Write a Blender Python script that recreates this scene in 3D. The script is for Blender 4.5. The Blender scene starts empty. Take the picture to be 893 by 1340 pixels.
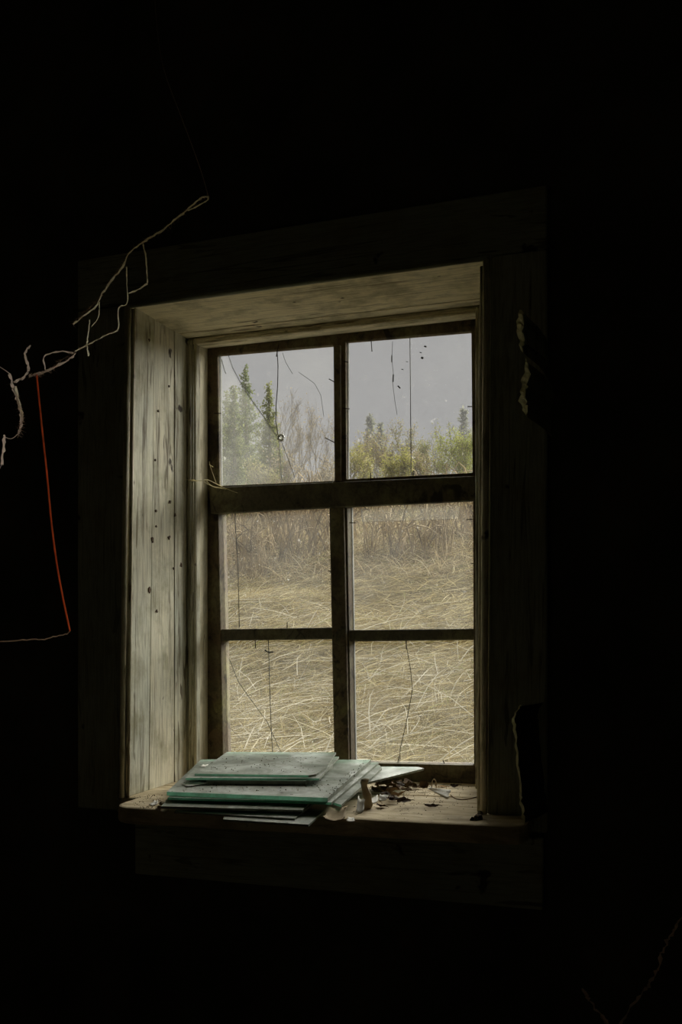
import bpy, bmesh, math, random
import numpy as np
from mathutils import Vector

random.seed(7)
rng = np.random.default_rng(7)
sc = bpy.context.scene
C = sc.collection

# ------------------------------------------------------------------ camera
F, CX, HY = 1150.0, 446.5, 840.0          # focal length in px, image centre x, eye level row
EYE = 1.15
TH = math.radians(17.4)
CO, SI = math.cos(TH), math.sin(TH)
cam_d = bpy.data.cameras.new('camera')
cam = bpy.data.objects.new('camera', cam_d); C.objects.link(cam)
cam.location = (0, 0, EYE)
cam.rotation_euler = (math.pi / 2, 0, TH)
cam_d.sensor_fit = 'VERTICAL'; cam_d.sensor_height = 36.0; cam_d.sensor_width = 36.0
cam_d.lens = F / 1340 * 36.0
cam_d.shift_y = (HY - 670) / 1340
cam_d.clip_start = 0.02; cam_d.clip_end = 400
sc.camera = cam

# ------------------------------------------------------------------ sky and light
SKY_ZENITH = 0.57
w = bpy.data.worlds.new('overcast_sky'); sc.world = w; w.use_nodes = True
nt = w.node_tree; nt.nodes.clear()
out = nt.nodes.new('ShaderNodeOutputWorld'); bg = nt.nodes.new('ShaderNodeBackground')
tc = nt.nodes.new('ShaderNodeTexCoord'); sep = nt.nodes.new('ShaderNodeSeparateXYZ')
mr = nt.nodes.new('ShaderNodeMapRange')      # standard overcast sky: horizon a third of the zenith
mr.inputs['From Min'].default_value = 0; mr.inputs['From Max'].default_value = 1
mr.inputs['To Min'].default_value = SKY_ZENITH * 0.36; mr.inputs['To Max'].default_value = SKY_ZENITH
bg.inputs['Color'].default_value = (1.0, 0.985, 1.0, 1)
nt.links.new(tc.outputs['Generated'], sep.inputs[0]); nt.links.new(sep.outputs['Z'], mr.inputs['Value'])
nt.links.new(mr.outputs[0], bg.inputs['Strength']); nt.links.new(bg.outputs[0], out.inputs[0])

sun_d = bpy.data.lights.new('veiled_sun', 'SUN'); sun_d.energy = 12.0; sun_d.angle = math.radians(70)
sun_d.color = (1.0, 0.97, 0.9)
sun = bpy.data.objects.new('veiled_sun', sun_d); C.objects.link(sun)
sun.rotation_euler = Vector((-0.30, -0.74, -0.52)).to_track_quat('-Z', 'Y').to_euler()
sun.location = (6, 8, 9)

por_d = bpy.data.lights.new('window_sky_portal', 'AREA'); por_d.shape = 'RECTANGLE'
por_d.size, por_d.size_y = 0.82, 1.14
por_d.cycles.is_portal = True
por = bpy.data.objects.new('window_sky_portal', por_d); C.objects.link(por)
por.location = (-0.645, 2.13, EYE + 0.21); por.rotation_euler = (-math.pi / 2, 0, 0)

sc.view_settings.view_transform = 'Standard'; sc.view_settings.look = 'None'
sc.view_settings.gamma = 1.0; sc.view_settings.use_curve_mapping = False
sc.view_settings.exposure = 0.0
sc.cycles.max_bounces = 10; sc.cycles.diffuse_bounces = 6; sc.cycles.transparent_max_bounces = 16

# ------------------------------------------------------------------ pixel to point
def ray(px, py):
    u = (px - CX) / F; v = (HY - py) / F
    return Vector((-SI + u * CO, CO + u * SI, v))
O = Vector((0, 0, EYE))
def atY(px, py, Y):
    d = ray(px, py); return O + d * (Y / d.y)
def atP(px, py, p0, n):
    d = ray(px, py); n = Vector(n); return O + d * ((Vector(p0) - O).dot(n) / d.dot(n))
def sillz(X):
    return EYE - 0.335 + (X + 1.0) / 0.75 * 0.010
SN = Vector((-0.010 / 0.75, 0, 1.0)).normalized()
SP = Vector((-1.0, 1.6, EYE - 0.335))
def on_sill(px, py, dz=0.0):
    return atP(px, py, SP + Vector((0, 0, dz)), SN)

# ------------------------------------------------------------------ materials
def nodes(name):
    m = bpy.data.materials.new(name); m.use_nodes = True
    t = m.node_tree; t.nodes.clear()
    o = t.nodes.new('ShaderNodeOutputMaterial')
    return m, t, o
def N(t, typ, **kw):
    n = t.nodes.new('ShaderNode' + typ)
    for k, v in kw.items():
        if hasattr(n, k): setattr(n, k, v)
    return n
def ramp(t, fac, stops):
    r = N(t, 'ValToRGB'); e = r.color_ramp.elements
    while len(e) < len(stops): e.new(0.5)
    for el, (p, c) in zip(e, stops):
        el.position = p; el.color = (*c, 1) if len(c) == 3 else c
    t.links.new(fac, r.inputs[0]); return r.outputs[0]
def coords(t, scale=(1, 1, 1)):
    tcn = N(t, 'TexCoord'); mp = N(t, 'Mapping'); mp.inputs['Scale'].default_value = scale
    oi = N(t, 'ObjectInfo'); ad = N(t, 'VectorMath', operation='ADD'); ml = N(t, 'VectorMath', operation='SCALE')
    t.links.new(oi.outputs['Random'], ml.inputs['Scale']); ml.inputs[0].default_value = (7.3, 3.1, 5.7)
    t.links.new(tcn.outputs['Object'], mp.inputs[0])
    t.links.new(mp.outputs[0], ad.inputs[0]); t.links.new(ml.outputs[0], ad.inputs[1])
    return ad.outputs[0]
def noise(t, vec, scale, detail=6, rough=0.6, dist=0.0):
    n = N(t, 'TexNoise'); n.inputs['Scale'].default_value = scale; n.inputs['Detail'].default_value = detail
    n.inputs['Roughness'].default_value = rough; n.inputs['Distortion'].default_value = dist
    t.links.new(vec, n.inputs['Vector']); return n.outputs['Fac']
def mix(t, fac, a, b, mode='MIX'):
    m = N(t, 'Mix', data_type='RGBA', blend_type=mode)
    for sock, v in ((m.inputs[0], fac), (m.inputs[6], a), (m.inputs[7], b)):
        if isinstance(v, (int, float)): sock.default_value = v
        elif isinstance(v, tuple): sock.default_value = (*v, 1)
        else: t.links.new(v, sock)
    return m.outputs[2]
def finish(m, t, o, col, rough=0.85, bump=None, bstr=0.3, bdist=0.004, spec=0.25):
    b = N(t, 'BsdfPrincipled'); b.inputs['Roughness'].default_value = rough
    b.inputs['Specular IOR Level'].default_value = spec
    if isinstance(col, tuple): b.inputs['Base Color'].default_value = (*col, 1)
    else: t.links.new(col, b.inputs['Base Color'])
    if bump is not None:
        bp = N(t, 'Bump'); bp.inputs['Strength'].default_value = bstr; bp.inputs['Distance'].default_value = bdist
        t.links.new(bump, bp.inputs['Height']); t.links.new(bp.outputs[0], b.inputs['Normal'])
    t.links.new(b.outputs[0], o.inputs[0]); return m

def wood_paint(name, paint, paint2, dirt, axis='z', worn=0.5):
    """old peeling paint, grain along one axis, mildew and dark knots"""
    m, t, o = nodes(name)
    st = {'z': (9, 9, 0.55), 'x': (0.55, 9, 9), 'n': (5, 5, 4)}[axis]
    v = coords(t, st); vu = coords(t)
    g = noise(t, v, 6, 8, 0.65, 0.4); big = noise(t, vu, 3.2, 5, 0.6); fine = noise(t, v, 26, 4, 0.6)
    sp = noise(t, vu, 16, 3, 0.55); 
    base = mix(t, ramp(t, big, [(0.35, (0, 0, 0)), (0.65, (1, 1, 1))]), paint, paint2)
    base = mix(t, ramp(t, noise(t, vu, 5.5, 4, 0.7), [(0.56, (0, 0, 0)), (0.72, (0.6, 0.6, 0.6))]), base, (0.30, 0.30, 0.10))
    cr = ramp(t, g, [(worn - 0.16, (1, 1, 1)), (worn - 0.10, (0.35, 0.35, 0.35)), (worn - 0.02, (0, 0, 0))])
    base = mix(t, cr, base, dirt)
    st2 = {'z': (16, 16, 2.2), 'x': (2.2, 16, 16), 'n': (5, 5, 4)}[axis]
    dash = noise(t, coords(t, st2), 3.2, 3, 0.5, 0.6)
    zone = ramp(t, noise(t, vu, 2.4, 3, 0.5), [(0.40, (0, 0, 0)), (0.56, (1, 1, 1))])
    dk = mix(t, 1.0, ramp(t, dash, [(0.60, (0, 0, 0)), (0.64, (0.9, 0.9, 0.9))]), zone, 'MULTIPLY')
    base = mix(t, dk, base, dirt)
    st3 = {'z': (26, 26, 0.7), 'x': (0.7, 26, 26), 'n': (9, 9, 9)}[axis]
    ln = ramp(t, noise(t, coords(t, st3), 1.6, 2, 0.4, 0.5), [(0.478, (0, 0, 0)), (0.492, (1, 1, 1)), (0.506, (0, 0, 0))])
    zn2 = ramp(t, noise(t, vu, 4.5, 3, 0.5), [(0.45, (0, 0, 0)), (0.58, (0.95, 0.95, 0.95))])
    base = mix(t, mix(t, 1.0, ln, zn2, 'MULTIPLY'), base, dirt)
    base = mix(t, ramp(t, noise(t, vu, 9, 5, 0.65), [(0.48, (0, 0, 0)), (0.68, (0.75, 0.75, 0.75))]), base, (0.26, 0.24, 0.13))
    base = mix(t, ramp(t, fine, [(0.3, (0.45, 0.45, 0.45)), (0.55, (0, 0, 0))]), base, dirt)
    base = mix(t, ramp(t, sp, [(0.27, (1, 1, 1)), (0.31, (0, 0, 0))]), base, (0.05, 0.035, 0.02))
    return finish(m, t, o, base, 0.75, fine, 0.35, 0.003)

M = {}
M['paint_v'] = wood_paint('old_white_paint_vertical', (0.72, 0.67, 0.50), (0.60, 0.61, 0.50), (0.13, 0.105, 0.06), 'z', 0.50)
M['paint_h'] = wood_paint('old_white_paint_horizontal', (0.93, 0.84, 0.60), (0.86, 0.77, 0.52), (0.22, 0.17, 0.09), 'x', 0.43)
M['paint_y'] = wood_paint('old_cream_paint', (0.82, 0.75, 0.55), (0.74, 0.69, 0.50), (0.2, 0.15, 0.08), 'z', 0.43)
M['sash'] = wood_paint('weathered_sash_wood', (0.16, 0.115, 0.065), (0.12, 0.095, 0.06), (0.03, 0.022, 0.014), 'n', 0.50)
M['sash_h'] = wood_paint('weathered_sash_wood_horizontal', (0.13, 0.12, 0.08), (0.11, 0.095, 0.06), (0.03, 0.022, 0.014), 'n', 0.50)
M['casing'] = wood_paint('dirty_casing_paint', (0.40, 0.41, 0.30), (0.32, 0.34, 0.25), (0.09, 0.08, 0.05), 'z', 0.45)
M['casing_h'] = wood_paint('dirty_casing_paint_horizontal', (0.40, 0.41, 0.30), (0.32, 0.34, 0.25), (0.09, 0.08, 0.05), 'x', 0.45)

def simple(name, c1, c2, scale, rough=0.9, bstr=0.3, stretch=(1, 1, 1), lo=0.35, hi=0.65, bdist=0.004, spec=0.2):
    m, t, o = nodes(name); v = coords(t, stretch); f = noise(t, v, scale)
    return finish(m, t, o, ramp(t, f, [(lo, c1), (hi, c2)]), rough, f, bstr, bdist, spec)
def sill_mat():
    m, t, o = nodes('dusty_sill_boards'); v = coords(t); vs = coords(t, (1, 4, 4))
    f = noise(t, vs, 10, 8, 0.7, 0.5); g = noise(t, v, 30, 6, 0.7); h = noise(t, v, 7, 4, 0.6)
    c = ramp(t, f, [(0.32, (0.34, 0.26, 0.14)), (0.5, (0.60, 0.50, 0.32)), (0.7, (0.76, 0.66, 0.46))])
    c = mix(t, ramp(t, h, [(0.52, (0, 0, 0)), (0.66, (0.6, 0.6, 0.6))]), c, (0.26, 0.20, 0.12))
    c = mix(t, ramp(t, g, [(0.60, (0, 0, 0)), (0.70, (0.7, 0.7, 0.7))]), c, (0.16, 0.12, 0.07))
    return finish(m, t, o, c, 0.95, g, 0.6, 0.004)
M['sill'] = sill_mat()
M['wall'] = simple('dark_wallpaper', (0.05, 0.05, 0.033), (0.10, 0.095, 0.065), 5, 0.95)  # even dark tone, set darker than the casing boards
M['room'] = simple('pale_bounce_plaster', (0.48, 0.46, 0.37), (0.62, 0.60, 0.48), 3, 0.95)  # unseen walls and ceiling coloured pale to bounce light onto the casing
M['plank'] = simple('dark_floor_planks', (0.22, 0.18, 0.13), (0.36, 0.30, 0.22), 6, 0.9, 0.3, (0.4, 5, 5))
M['ext'] = simple('weathered_siding', (0.20, 0.18, 0.15), (0.32, 0.29, 0.25), 4, 0.9)
M['putty'] = simple('grey_putty', (0.14, 0.145, 0.13), (0.26, 0.26, 0.24), 20, 0.9)
M['iron'] = simple('rusty_iron', (0.03, 0.02, 0.013), (0.06, 0.035, 0.02), 60, 0.8)
M['crack'] = simple('crack_grime', (0.09, 0.09, 0.082), (0.2, 0.2, 0.185), 80, 0.9)
M['chip'] = simple('chipped_glass', (0.75, 0.77, 0.76), (0.9, 0.9, 0.88), 80, 0.4)
M['paper'] = simple('white_paper', (0.78, 0.76, 0.68), (0.9, 0.88, 0.80), 30, 0.9)
M['paperbrown'] = simple('tan_paper', (0.33, 0.25, 0.15), (0.5, 0.41, 0.27), 30, 0.9)
M['leaf'] = simple('dead_leaf', (0.10, 0.06, 0.03), (0.26, 0.17, 0.09), 40, 0.85)
M['leafdark'] = simple('dark_dead_leaf', (0.04, 0.026, 0.015), (0.10, 0.06, 0.035), 40, 0.85)
M['leaforange'] = simple('orange_leaf', (0.35, 0.17, 0.05), (0.5, 0.28, 0.09), 40, 0.85)
M['dirt'] = simple('dry_dirt', (0.05, 0.037, 0.022), (0.2, 0.16, 0.10), 90, 0.95)
def fluffy(name, c, tr=.6):
    m, t, o = nodes(name); v = coords(t); f = noise(t, v, 60)
    col = ramp(t, f, [(0.35, tuple(x_ * .7 for x_ in c)), (0.65, c)])
    d = N(t, 'BsdfDiffuse'); tl = N(t, 'BsdfTranslucent'); mx = N(t, 'MixShader'); mx.inputs[0].default_value = tr
    t.links.new(col, d.inputs[0]); t.links.new(col, tl.inputs[0])
    t.links.new(d.outputs[0], mx.inputs[1]); t.links.new(tl.outputs[0], mx.inputs[2]); t.links.new(mx.outputs[0], o.inputs[0]); return m
M['wallpaper'] = fluffy('peeled_wallpaper', (.74, .70, .42), .45)
M['web'] = fluffy('dusty_cobweb', (.92, .85, .62), .7); M['webdim'] = fluffy('brown_cobweb', (.72, .58, .48), .7)
M['red'] = fluffy('red_insulated_wire', (.95, .36, .18), .6)
M['batten'] = simple('dark_wood_offcut', (0.05, 0.035, 0.02), (0.11, 0.08, 0.045), 9, 0.9, 0.4, (0.5, 5, 5))

def glass_mat(name, dust_lo, dust_hi, scale=7):
    m, t, o = nodes(name); v = coords(t)
    tr = N(t, 'BsdfTransparent'); tr.inputs[0].default_value = (0.97, 0.975, 0.97, 1)
    gl = N(t, 'BsdfGlossy'); gl.inputs['Roughness'].default_value = 0.03
    lw = N(t, 'Fresnel'); lw.inputs['IOR'].default_value = 1.25
    m1 = N(t, 'MixShader'); t.links.new(lw.outputs[0], m1.inputs[0]); t.links.new(tr.outputs[0], m1.inputs[1]); t.links.new(gl.outputs[0], m1.inputs[2])
    df = N(t, 'BsdfDiffuse'); df.inputs[0].default_value = (0.62, 0.62, 0.57, 1)
    tl = N(t, 'BsdfTranslucent'); tl.inputs[0].default_value = (0.80, 0.80, 0.74, 1)
    m2 = N(t, 'MixShader'); m2.inputs[0].default_value = 0.6
    t.links.new(df.outputs[0], m2.inputs[1]); t.links.new(tl.outputs[0], m2.inputs[2])
    f = noise(t, v, scale, 8, 0.7); f2 = noise(t, v, 60, 4, 0.7)
    a = ramp(t, f, [(0.3, (dust_lo,) * 3), (0.7, (dust_hi,) * 3)])
    b = ramp(t, f2, [(0.66, (0, 0, 0)), (0.74, (0.30, 0.30, 0.30))])
    s = mix(t, 1.0, a, b, 'ADD')
    m3 = N(t, 'MixShader'); t.links.new(s, m3.inputs[0]); t.links.new(m1.outputs[0], m3.inputs[1]); t.links.new(m2.outputs[0], m3.inputs[2])
    t.links.new(m3.outputs[0], o.inputs[0]); return m
M['glass'] = glass_mat('old_window_glass', 0.02, 0.07)
M['glassdusty'] = glass_mat('dusty_window_glass', 0.03, 0.13, 7)
M['glassstrip'] = glass_mat('overlapping_glass_strip', 0.03, 0.08)
M['glassclear'] = glass_mat('clean_window_glass', 0.005, 0.03)

def sheet_mat():
    m, t, o = nodes('dust_covered_glass'); v = coords(t)
    f = noise(t, v, 11, 8, 0.7, 0.8); f2 = noise(t, v, 75, 5, 0.65); f3 = noise(t, v, 11, 3, 0.5); f4 = noise(t, v, 24, 6, 0.7)
    c = ramp(t, f, [(0.34, (0.15, 0.165, 0.125)), (0.48, (0.28, 0.30, 0.24)), (0.64, (0.52, 0.54, 0.48))])
    c = mix(t, ramp(t, f4, [(0.52, (0, 0, 0)), (0.70, (0.7, 0.7, 0.7))]), c, (0.17, 0.15, 0.10))
    c = mix(t, ramp(t, f2, [(0.62, (0, 0, 0)), (0.68, (1, 1, 1))]), c, (0.06, 0.05, 0.03))
    b = N(t, 'BsdfPrincipled'); t.links.new(c, b.inputs['Base Color'])
    t.links.new(ramp(t, f3, [(0.42, (0.8, 0.8, 0.8)), (0.6, (0.35, 0.35, 0.35))]), b.inputs['Roughness'])
    b.inputs['Specular IOR Level'].default_value = 0.4
    tr = N(t, 'BsdfTransparent'); tr.inputs[0].default_value = (0.7, 0.95, 0.82, 1)
    mx = N(t, 'MixShader'); mx.inputs[0].default_value = 0.24
    t.links.new(b.outputs[0], mx.inputs[1]); t.links.new(tr.outputs[0], mx.inputs[2]); t.links.new(mx.outputs[0], o.inputs[0]); return m
M['sheet'] = sheet_mat()
def edge_mat():
    m, t, o = nodes('green_glass_edge'); v = coords(t); f = noise(t, v, 16, 6, 0.7)
    c = ramp(t, f, [(0.42, (0.30, 0.45, 0.35)), (0.62, (0.44, 0.86, 0.65))])
    b = N(t, 'BsdfPrincipled'); t.links.new(c, b.inputs['Base Color']); b.inputs['Roughness'].default_value = 0.3
    tl = N(t, 'BsdfTranslucent'); t.links.new(c, tl.inputs[0])
    tr = N(t, 'BsdfTransparent'); tr.inputs[0].default_value = (0.5, 0.9, 0.72, 1)
    m1 = N(t, 'MixShader'); m1.inputs[0].default_value = 0.5; m2 = N(t, 'MixShader'); m2.inputs[0].default_value = 0.88
    t.links.new(tl.outputs[0], m1.inputs[1]); t.links.new(tr.outputs[0], m1.inputs[2])
    t.links.new(b.outputs[0], m2.inputs[1]); t.links.new(m1.outputs[0], m2.inputs[2]); t.links.new(m2.outputs[0], o.inputs[0]); return m
M['sheetedge'] = edge_mat()
M['dustyedge'] = simple('dusty_glass_edge', (0.20, 0.22, 0.17), (0.38, 0.40, 0.34), 40, 0.8)

def attr_mat(name, rough=0.9, trans=0.0):
    """colour from a per-piece colour attribute"""
    m, t, o = nodes(name); a = N(t, 'Attribute'); a.attribute_name = 'col'
    d = N(t, 'BsdfDiffuse'); t.links.new(a.outputs['Color'], d.inputs[0])
    if trans:
        tl = N(t, 'BsdfTranslucent'); t.links.new(a.outputs['Color'], tl.inputs[0])
        mx = N(t, 'MixShader'); mx.inputs[0].default_value = trans
        t.links.new(d.outputs[0], mx.inputs[1]); t.links.new(tl.outputs[0], mx.inputs[2]); t.links.new(mx.outputs[0], o.inputs[0])
    else:
        t.links.new(d.outputs[0], o.inputs[0])
    return m
M['straw'] = attr_mat('straw_blades', trans=0.42)
M['needles'] = attr_mat('tree_leaves', trans=0.35)
M['bark'] = simple('grey_brown_bark', (0.16, 0.13, 0.095), (0.30, 0.25, 0.19), 6, 0.95)
M['bramble'] = simple('dry_bramble_stems', (0.14, 0.095, 0.05), (0.62, 0.50, 0.31), 2.5, 0.95)
def ground_mat():
    m, t, o = nodes('flattened_dead_grass'); v = coords(t); vs = coords(t, (1, 3, 3))
    f = noise(t, v, 0.8, 6, 0.7); g = noise(t, vs, 9, 8, 0.75, 1.0)
    c = ramp(t, g, [(0.30, (0.09, 0.065, 0.03)), (0.48, (0.20, 0.155, 0.075)), (0.66, (0.33, 0.27, 0.15))])
    c = mix(t, ramp(t, f, [(0.58, (0, 0, 0)), (0.75, (0.5, 0.5, 0.5))]), c, (0.16, 0.17, 0.05))
    return finish(m, t, o, c, 1.0, g, 0.8, 0.05, 0.0)
M['ground'] = ground_mat()

# ------------------------------------------------------------------ object helpers
def tag(o, label=None, cat=None, group=None, kind=None):
    if label: o['label'] = label
    if cat: o['category'] = cat
    if group: o['group'] = group
    if kind: o['kind'] = kind
    return o
def empty(name, loc, parent=None):
    o = bpy.data.objects.new(name, None); C.objects.link(o); o.location = loc
    o.empty_display_size = 0.05
    if parent: o.parent = parent; o.location = Vector(loc) - wloc(parent)
    return o
def wloc(o):
    l = Vector(o.location)
    while o.parent: o = o.parent; l += Vector(o.location)
    return l
def obj(name, verts, faces, mat, parent=None, bevel=0.0, smooth=False, mats=None, fm=None, origin=None):
    """one mesh object from world-space vertices; its origin is moved to the foot of the thing"""
    vs = [Vector(v) for v in verts]
    lo = Vector([min(v[i] for v in vs) for i in range(3)]); hi = Vector([max(v[i] for v in vs) for i in range(3)])
    og = Vector(origin) if origin is not None else Vector(((lo.x + hi.x) / 2, (lo.y + hi.y) / 2, lo.z))
    me = bpy.data.meshes.new(name); me.from_pydata([tuple(v - og) for v in vs], [], faces)
    for mm in (mats or [mat]): me.materials.append(M[mm])
    if fm: me.polygons.foreach_set('material_index', fm)
    bm = bmesh.new(); bm.from_mesh(me); bmesh.ops.recalc_face_normals(bm, faces=bm.faces); bm.to_mesh(me); bm.free()
    if smooth: me.polygons.foreach_set('use_smooth', [True] * len(me.polygons))
    me.update()
    o = bpy.data.objects.new(name, me); C.objects.link(o)
    o.location = og
    if parent: o.parent = parent; o.location = og - wloc(parent)
    if bevel:
        b = o.modifiers.new('bevel', 'BEVEL'); b.width = bevel; b.segments = 2; b.limit_method = 'ANGLE'; b.angle_limit = math.radians(40)
    return o
class MB:
    def __init__(s): s.v = []; s.f = []
    def prism(s, poly, ext):
        """polygon of points extruded by the vector ext"""
        n = len(poly); k = len(s.v); ext = Vector(ext)
        s.v += [Vector(p) for p in poly] + [Vector(p) + ext for p in poly]
        s.f += [list(range(k, k + n)), list(range(k + 2 * n - 1, k + n - 1, -1))]
        s.f += [[k + i, k + (i + 1) % n, k + n + (i + 1) % n, k + n + i] for i in range(n)]
        return s
    def box(s, a, b):
        a, b = Vector(a), Vector(b)
        return s.prism([(a.x, a.y, a.z), (b.x, a.y, a.z), (b.x, b.y, a.z), (a.x, b.y, a.z)], (0, 0, b.z - a.z))
    def ring(s, outer, inner, ext):
        n = len(outer); k = len(s.v); ext = Vector(ext)
        for L in (outer, inner): s.v += [Vector(p) for p in L]
        for L in (outer, inner): s.v += [Vector(p) + ext for p in L]
        a, b, c, d = k, k + n, k + 2 * n, k + 3 * n
        for i in range(n):
            j = (i + 1) % n
            s.f += [[a + i, a + j, b + j, b + i], [c + i, d + i, d + j, c + j], [a + i, c + i, c + j, a + j], [b + i, b + j, d + j, d + i]]
        return s
    def tube(s, pts, rad, sides=5, jitter=0.0):
        pts = [Vector(p) for p in pts]; n = len(pts); k = len(s.v)
        if not hasattr(rad, '__len__'): rad = [rad] * n
        for i, p in enumerate(pts):
            t = (pts[min(i + 1, n - 1)] - pts[max(i - 1, 0)])
            t = t.normalized() if t.length > 1e-9 else Vector((0, 0, 1))
            a = t.cross(Vector((0, 0, 1)) if abs(t.z) < 0.9 else Vector((1, 0, 0))).normalized(); b = t.cross(a)
            for q in range(sides):
                an = 2 * math.pi * q / sides
                r = rad[i] * (1 + random.uniform(-jitter, jitter))
                s.v.append(p + a * math.cos(an) * r + b * math.sin(an) * r)
        for i in range(n - 1):
            for q in range(sides):
                w_ = (q + 1) % sides
                s.f.append([k + i * sides + q, k + i * sides + w_, k + (i + 1) * sides + w_, k + (i + 1) * sides + q])
        s.f += [list(range(k + sides - 1, k - 1, -1)), list(range(k + (n - 1) * sides, k + n * sides))]
        return s
    def ribbon(s, pts, rad):
        pts = [Vector(p) for p in pts]; n = len(pts); k = len(s.v); tw = random.uniform(-.4, .4)
        for i, p in enumerate(pts):
            t = (pts[min(i + 1, n - 1)] - pts[max(i - 1, 0)]).normalized()
            tw += random.uniform(-.25, .25); tw *= .9
            a = t.cross(Vector((math.sin(tw) * .6, 1, math.sin(tw * 2.3) * .4))).normalized()
            s.v += [p - a * rad[i], p + a * rad[i]]
        for i in range(n - 1): s.f.append([k + 2 * i, k + 2 * i + 1, k + 2 * i + 3, k + 2 * i + 2])
        return s
    def build(s, name, mat, parent=None, **kw):
        return obj(name, s.v, s.f, mat, parent, **kw)
def smoothpath(pts, n=6):
    """Catmull-Rom through the points"""
    P = [Vector(p) for p in pts]; P = [P[0] * 2 - P[1]] + P + [P[-1] * 2 - P[-2]]; r = []
    for i in range(1, len(P) - 2):
        for k in range(n):
            t = k / n; a, b, c, d = P[i - 1], P[i], P[i + 1], P[i + 2]
            r.append(0.5 * ((2 * b) + (c - a) * t + (2 * a - 5 * b + 4 * c - d) * t * t + (3 * b - a - 3 * c + d) * t ** 3))
    r.append(P[-2]); return r
E = EYE

# ------------------------------------------------------------------ the room
YW, YF, YB = 1.69, 1.668, 2.10           # wall face, casing face, outer face
RX0, RX1, RY0, RZ1 = -2.6, 1.7, -2.2, 2.85
HX0, HX1, HZ0, HZ1 = -1.035, -0.215, E - 0.375, E + 0.79      # hole in the wall
def rect(x0, x1, z0, z1, y): return [(x0, y, z0), (x1, y, z0), (x1, y, z1), (x0, y, z1)]
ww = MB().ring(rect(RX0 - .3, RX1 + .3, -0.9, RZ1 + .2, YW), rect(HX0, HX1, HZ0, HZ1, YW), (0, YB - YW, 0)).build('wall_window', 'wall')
tag(ww, kind='structure')
tag(MB().box((RX0 - .3, RY0 - .3, -0.15), (RX0, YW, RZ1 + .2)).build('wall_left', 'room'), kind='structure')
tag(MB().box((RX1, RY0 - .3, -0.15), (RX1 + .3, YW, RZ1 + .2)).build('wall_right', 'room'), kind='structure')
tag(MB().box((RX0, RY0 - .3, -0.15), (RX1, RY0, RZ1 + .2)).build('wall_rear', 'room'), kind='structure')
tag(MB().box((RX0, RY0, RZ1), (RX1, YW, RZ1 + .2)).build('ceiling', 'room'), kind='structure')
fl = empty('floor', (-0.45, -0.3, -0.15)); tag(fl, kind='structure')
x = RX0; first = True
while x < RX1 - 0.01:
    x2 = min(x + 0.16, RX1)
    MB().box((x, RY0, -0.15), (x2 - 0.004, YW, random.uniform(-0.003, 0))).build('plank', 'plank', fl)
    x = x2

# window casing boards on the wall (trim)
def casing(name, label, mat, poly, bead=None):
    r = empty(name, (poly[0][0], YF, poly[0][2])); tag(r, kind='structure')
    MB().prism(poly, (0, YW - YF, 0)).build('board', mat, r, bevel=0.004)
    if bead: 
        for b_, rr in bead: MB().tube(b_, rr, 8).build('bead', 'paint_y' if name != 'trim_3' else 'casing_h', r, smooth=True)
    return r
TL, TR = atY(174, 404, YF), atY(634, 343, YF)
BL, BR = atY(166, 1040, YF), atY(630, 1062, YF)
BL.z = sillz(BL.x); BR.z = sillz(BR.x)
OL, OR_ = atY(101, 480, YF).x, atY(716, 300, YF).x
OT = atY(690, 245, YF).z
casing('trim_1', '', 'casing', [(OL, YF, BL.z - 0.03), (BL.x - .012, YF, BL.z - 0.03), (TL.x - .012, YF, TL.z + .01), (OL, YF, TL.z + .01)],
       [([BL + Vector((-.009, -.006, 0)), TL + Vector((-.009, -.006, .006))], 0.006), ([BL + Vector((-.001, .004, 0)), TL + Vector((-.001, .004, 0))], 0.005)])
casing('trim_2', '', 'casing', [(BR.x + .012, YF, BR.z - 0.03), (OR_, YF, BR.z - 0.03), (OR_, YF, TR.z + .01), (TR.x + .012, YF, TR.z + .01)],
       [([BR + Vector((.005, -.002, 0)), TR + Vector((.005, -.002, .006))], 0.007), ([BR + Vector((-.006, .02, 0)), TR + Vector((-.006, .02, 0))], 0.005)])
casing('trim_3', '', 'casing_h', [(OL, YF, TL.z + .012), (OR_, YF, TR.z + .012), (OR_, YF, OT), (OL, YF, OT - .01)],
       [([TL + Vector((-.01, -.004, .006)), TR + Vector((.01, -.004, .006))], 0.006)])
# apron under the sill
ap = empty('trim_4', (-0.6, YF, E - 0.52)); tag(ap, kind='structure')
MB().box((-0.99, YF + .004, E - .50), (-0.13, YW, E - .365)).build('board', 'casing_h', ap, bevel=0.004)

# sill: two thick boards, rounded nose, worn front edge
sl = empty('trim_5', (-0.6, 1.75, E - 0.37)); tag(sl, kind='structure')
def sillpoly(y0, y1, nose):
    pts = []
    if nose:
        xl, xr = -0.985, -0.150
        pts += [(xl + .055 * (1 - math.cos(a)) if True else 0, y0 + .05 * (1 - math.sin(a))) for a in np.linspace(0, math.pi / 2, 7)]
        xs = np.linspace(xl + .07, xr - .03, 26)
        pts += [(x_, y0 + random.uniform(-.002, .003)) for x_ in xs]
        pts += [(xr - .012, y0 + .004), (xr, y0 + .03)]
        pts += [(xr, YF), (HX1 - .002, YF), (HX1 - .002, y1), (HX0 + .002, y1), (HX0 + .002, YF), (xl, YF)]
    else:
        pts = [(HX0 + .002, y0), (HX1 - .002, y0), (HX1 - .002, y1), (HX0 + .002, y1)]
    return [(a, b, sillz(a)) for a, b in pts]
SY0 = 1.562
MB().prism(sillpoly(SY0, 1.835, True), (0, 0, -0.034)).build('board', 'sill', sl, bevel=0.006)
MB().prism(sillpoly(1.838, 2.018, False), (0, 0, -0.034)).build('board', 'sill', sl, bevel=0.003)

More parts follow.
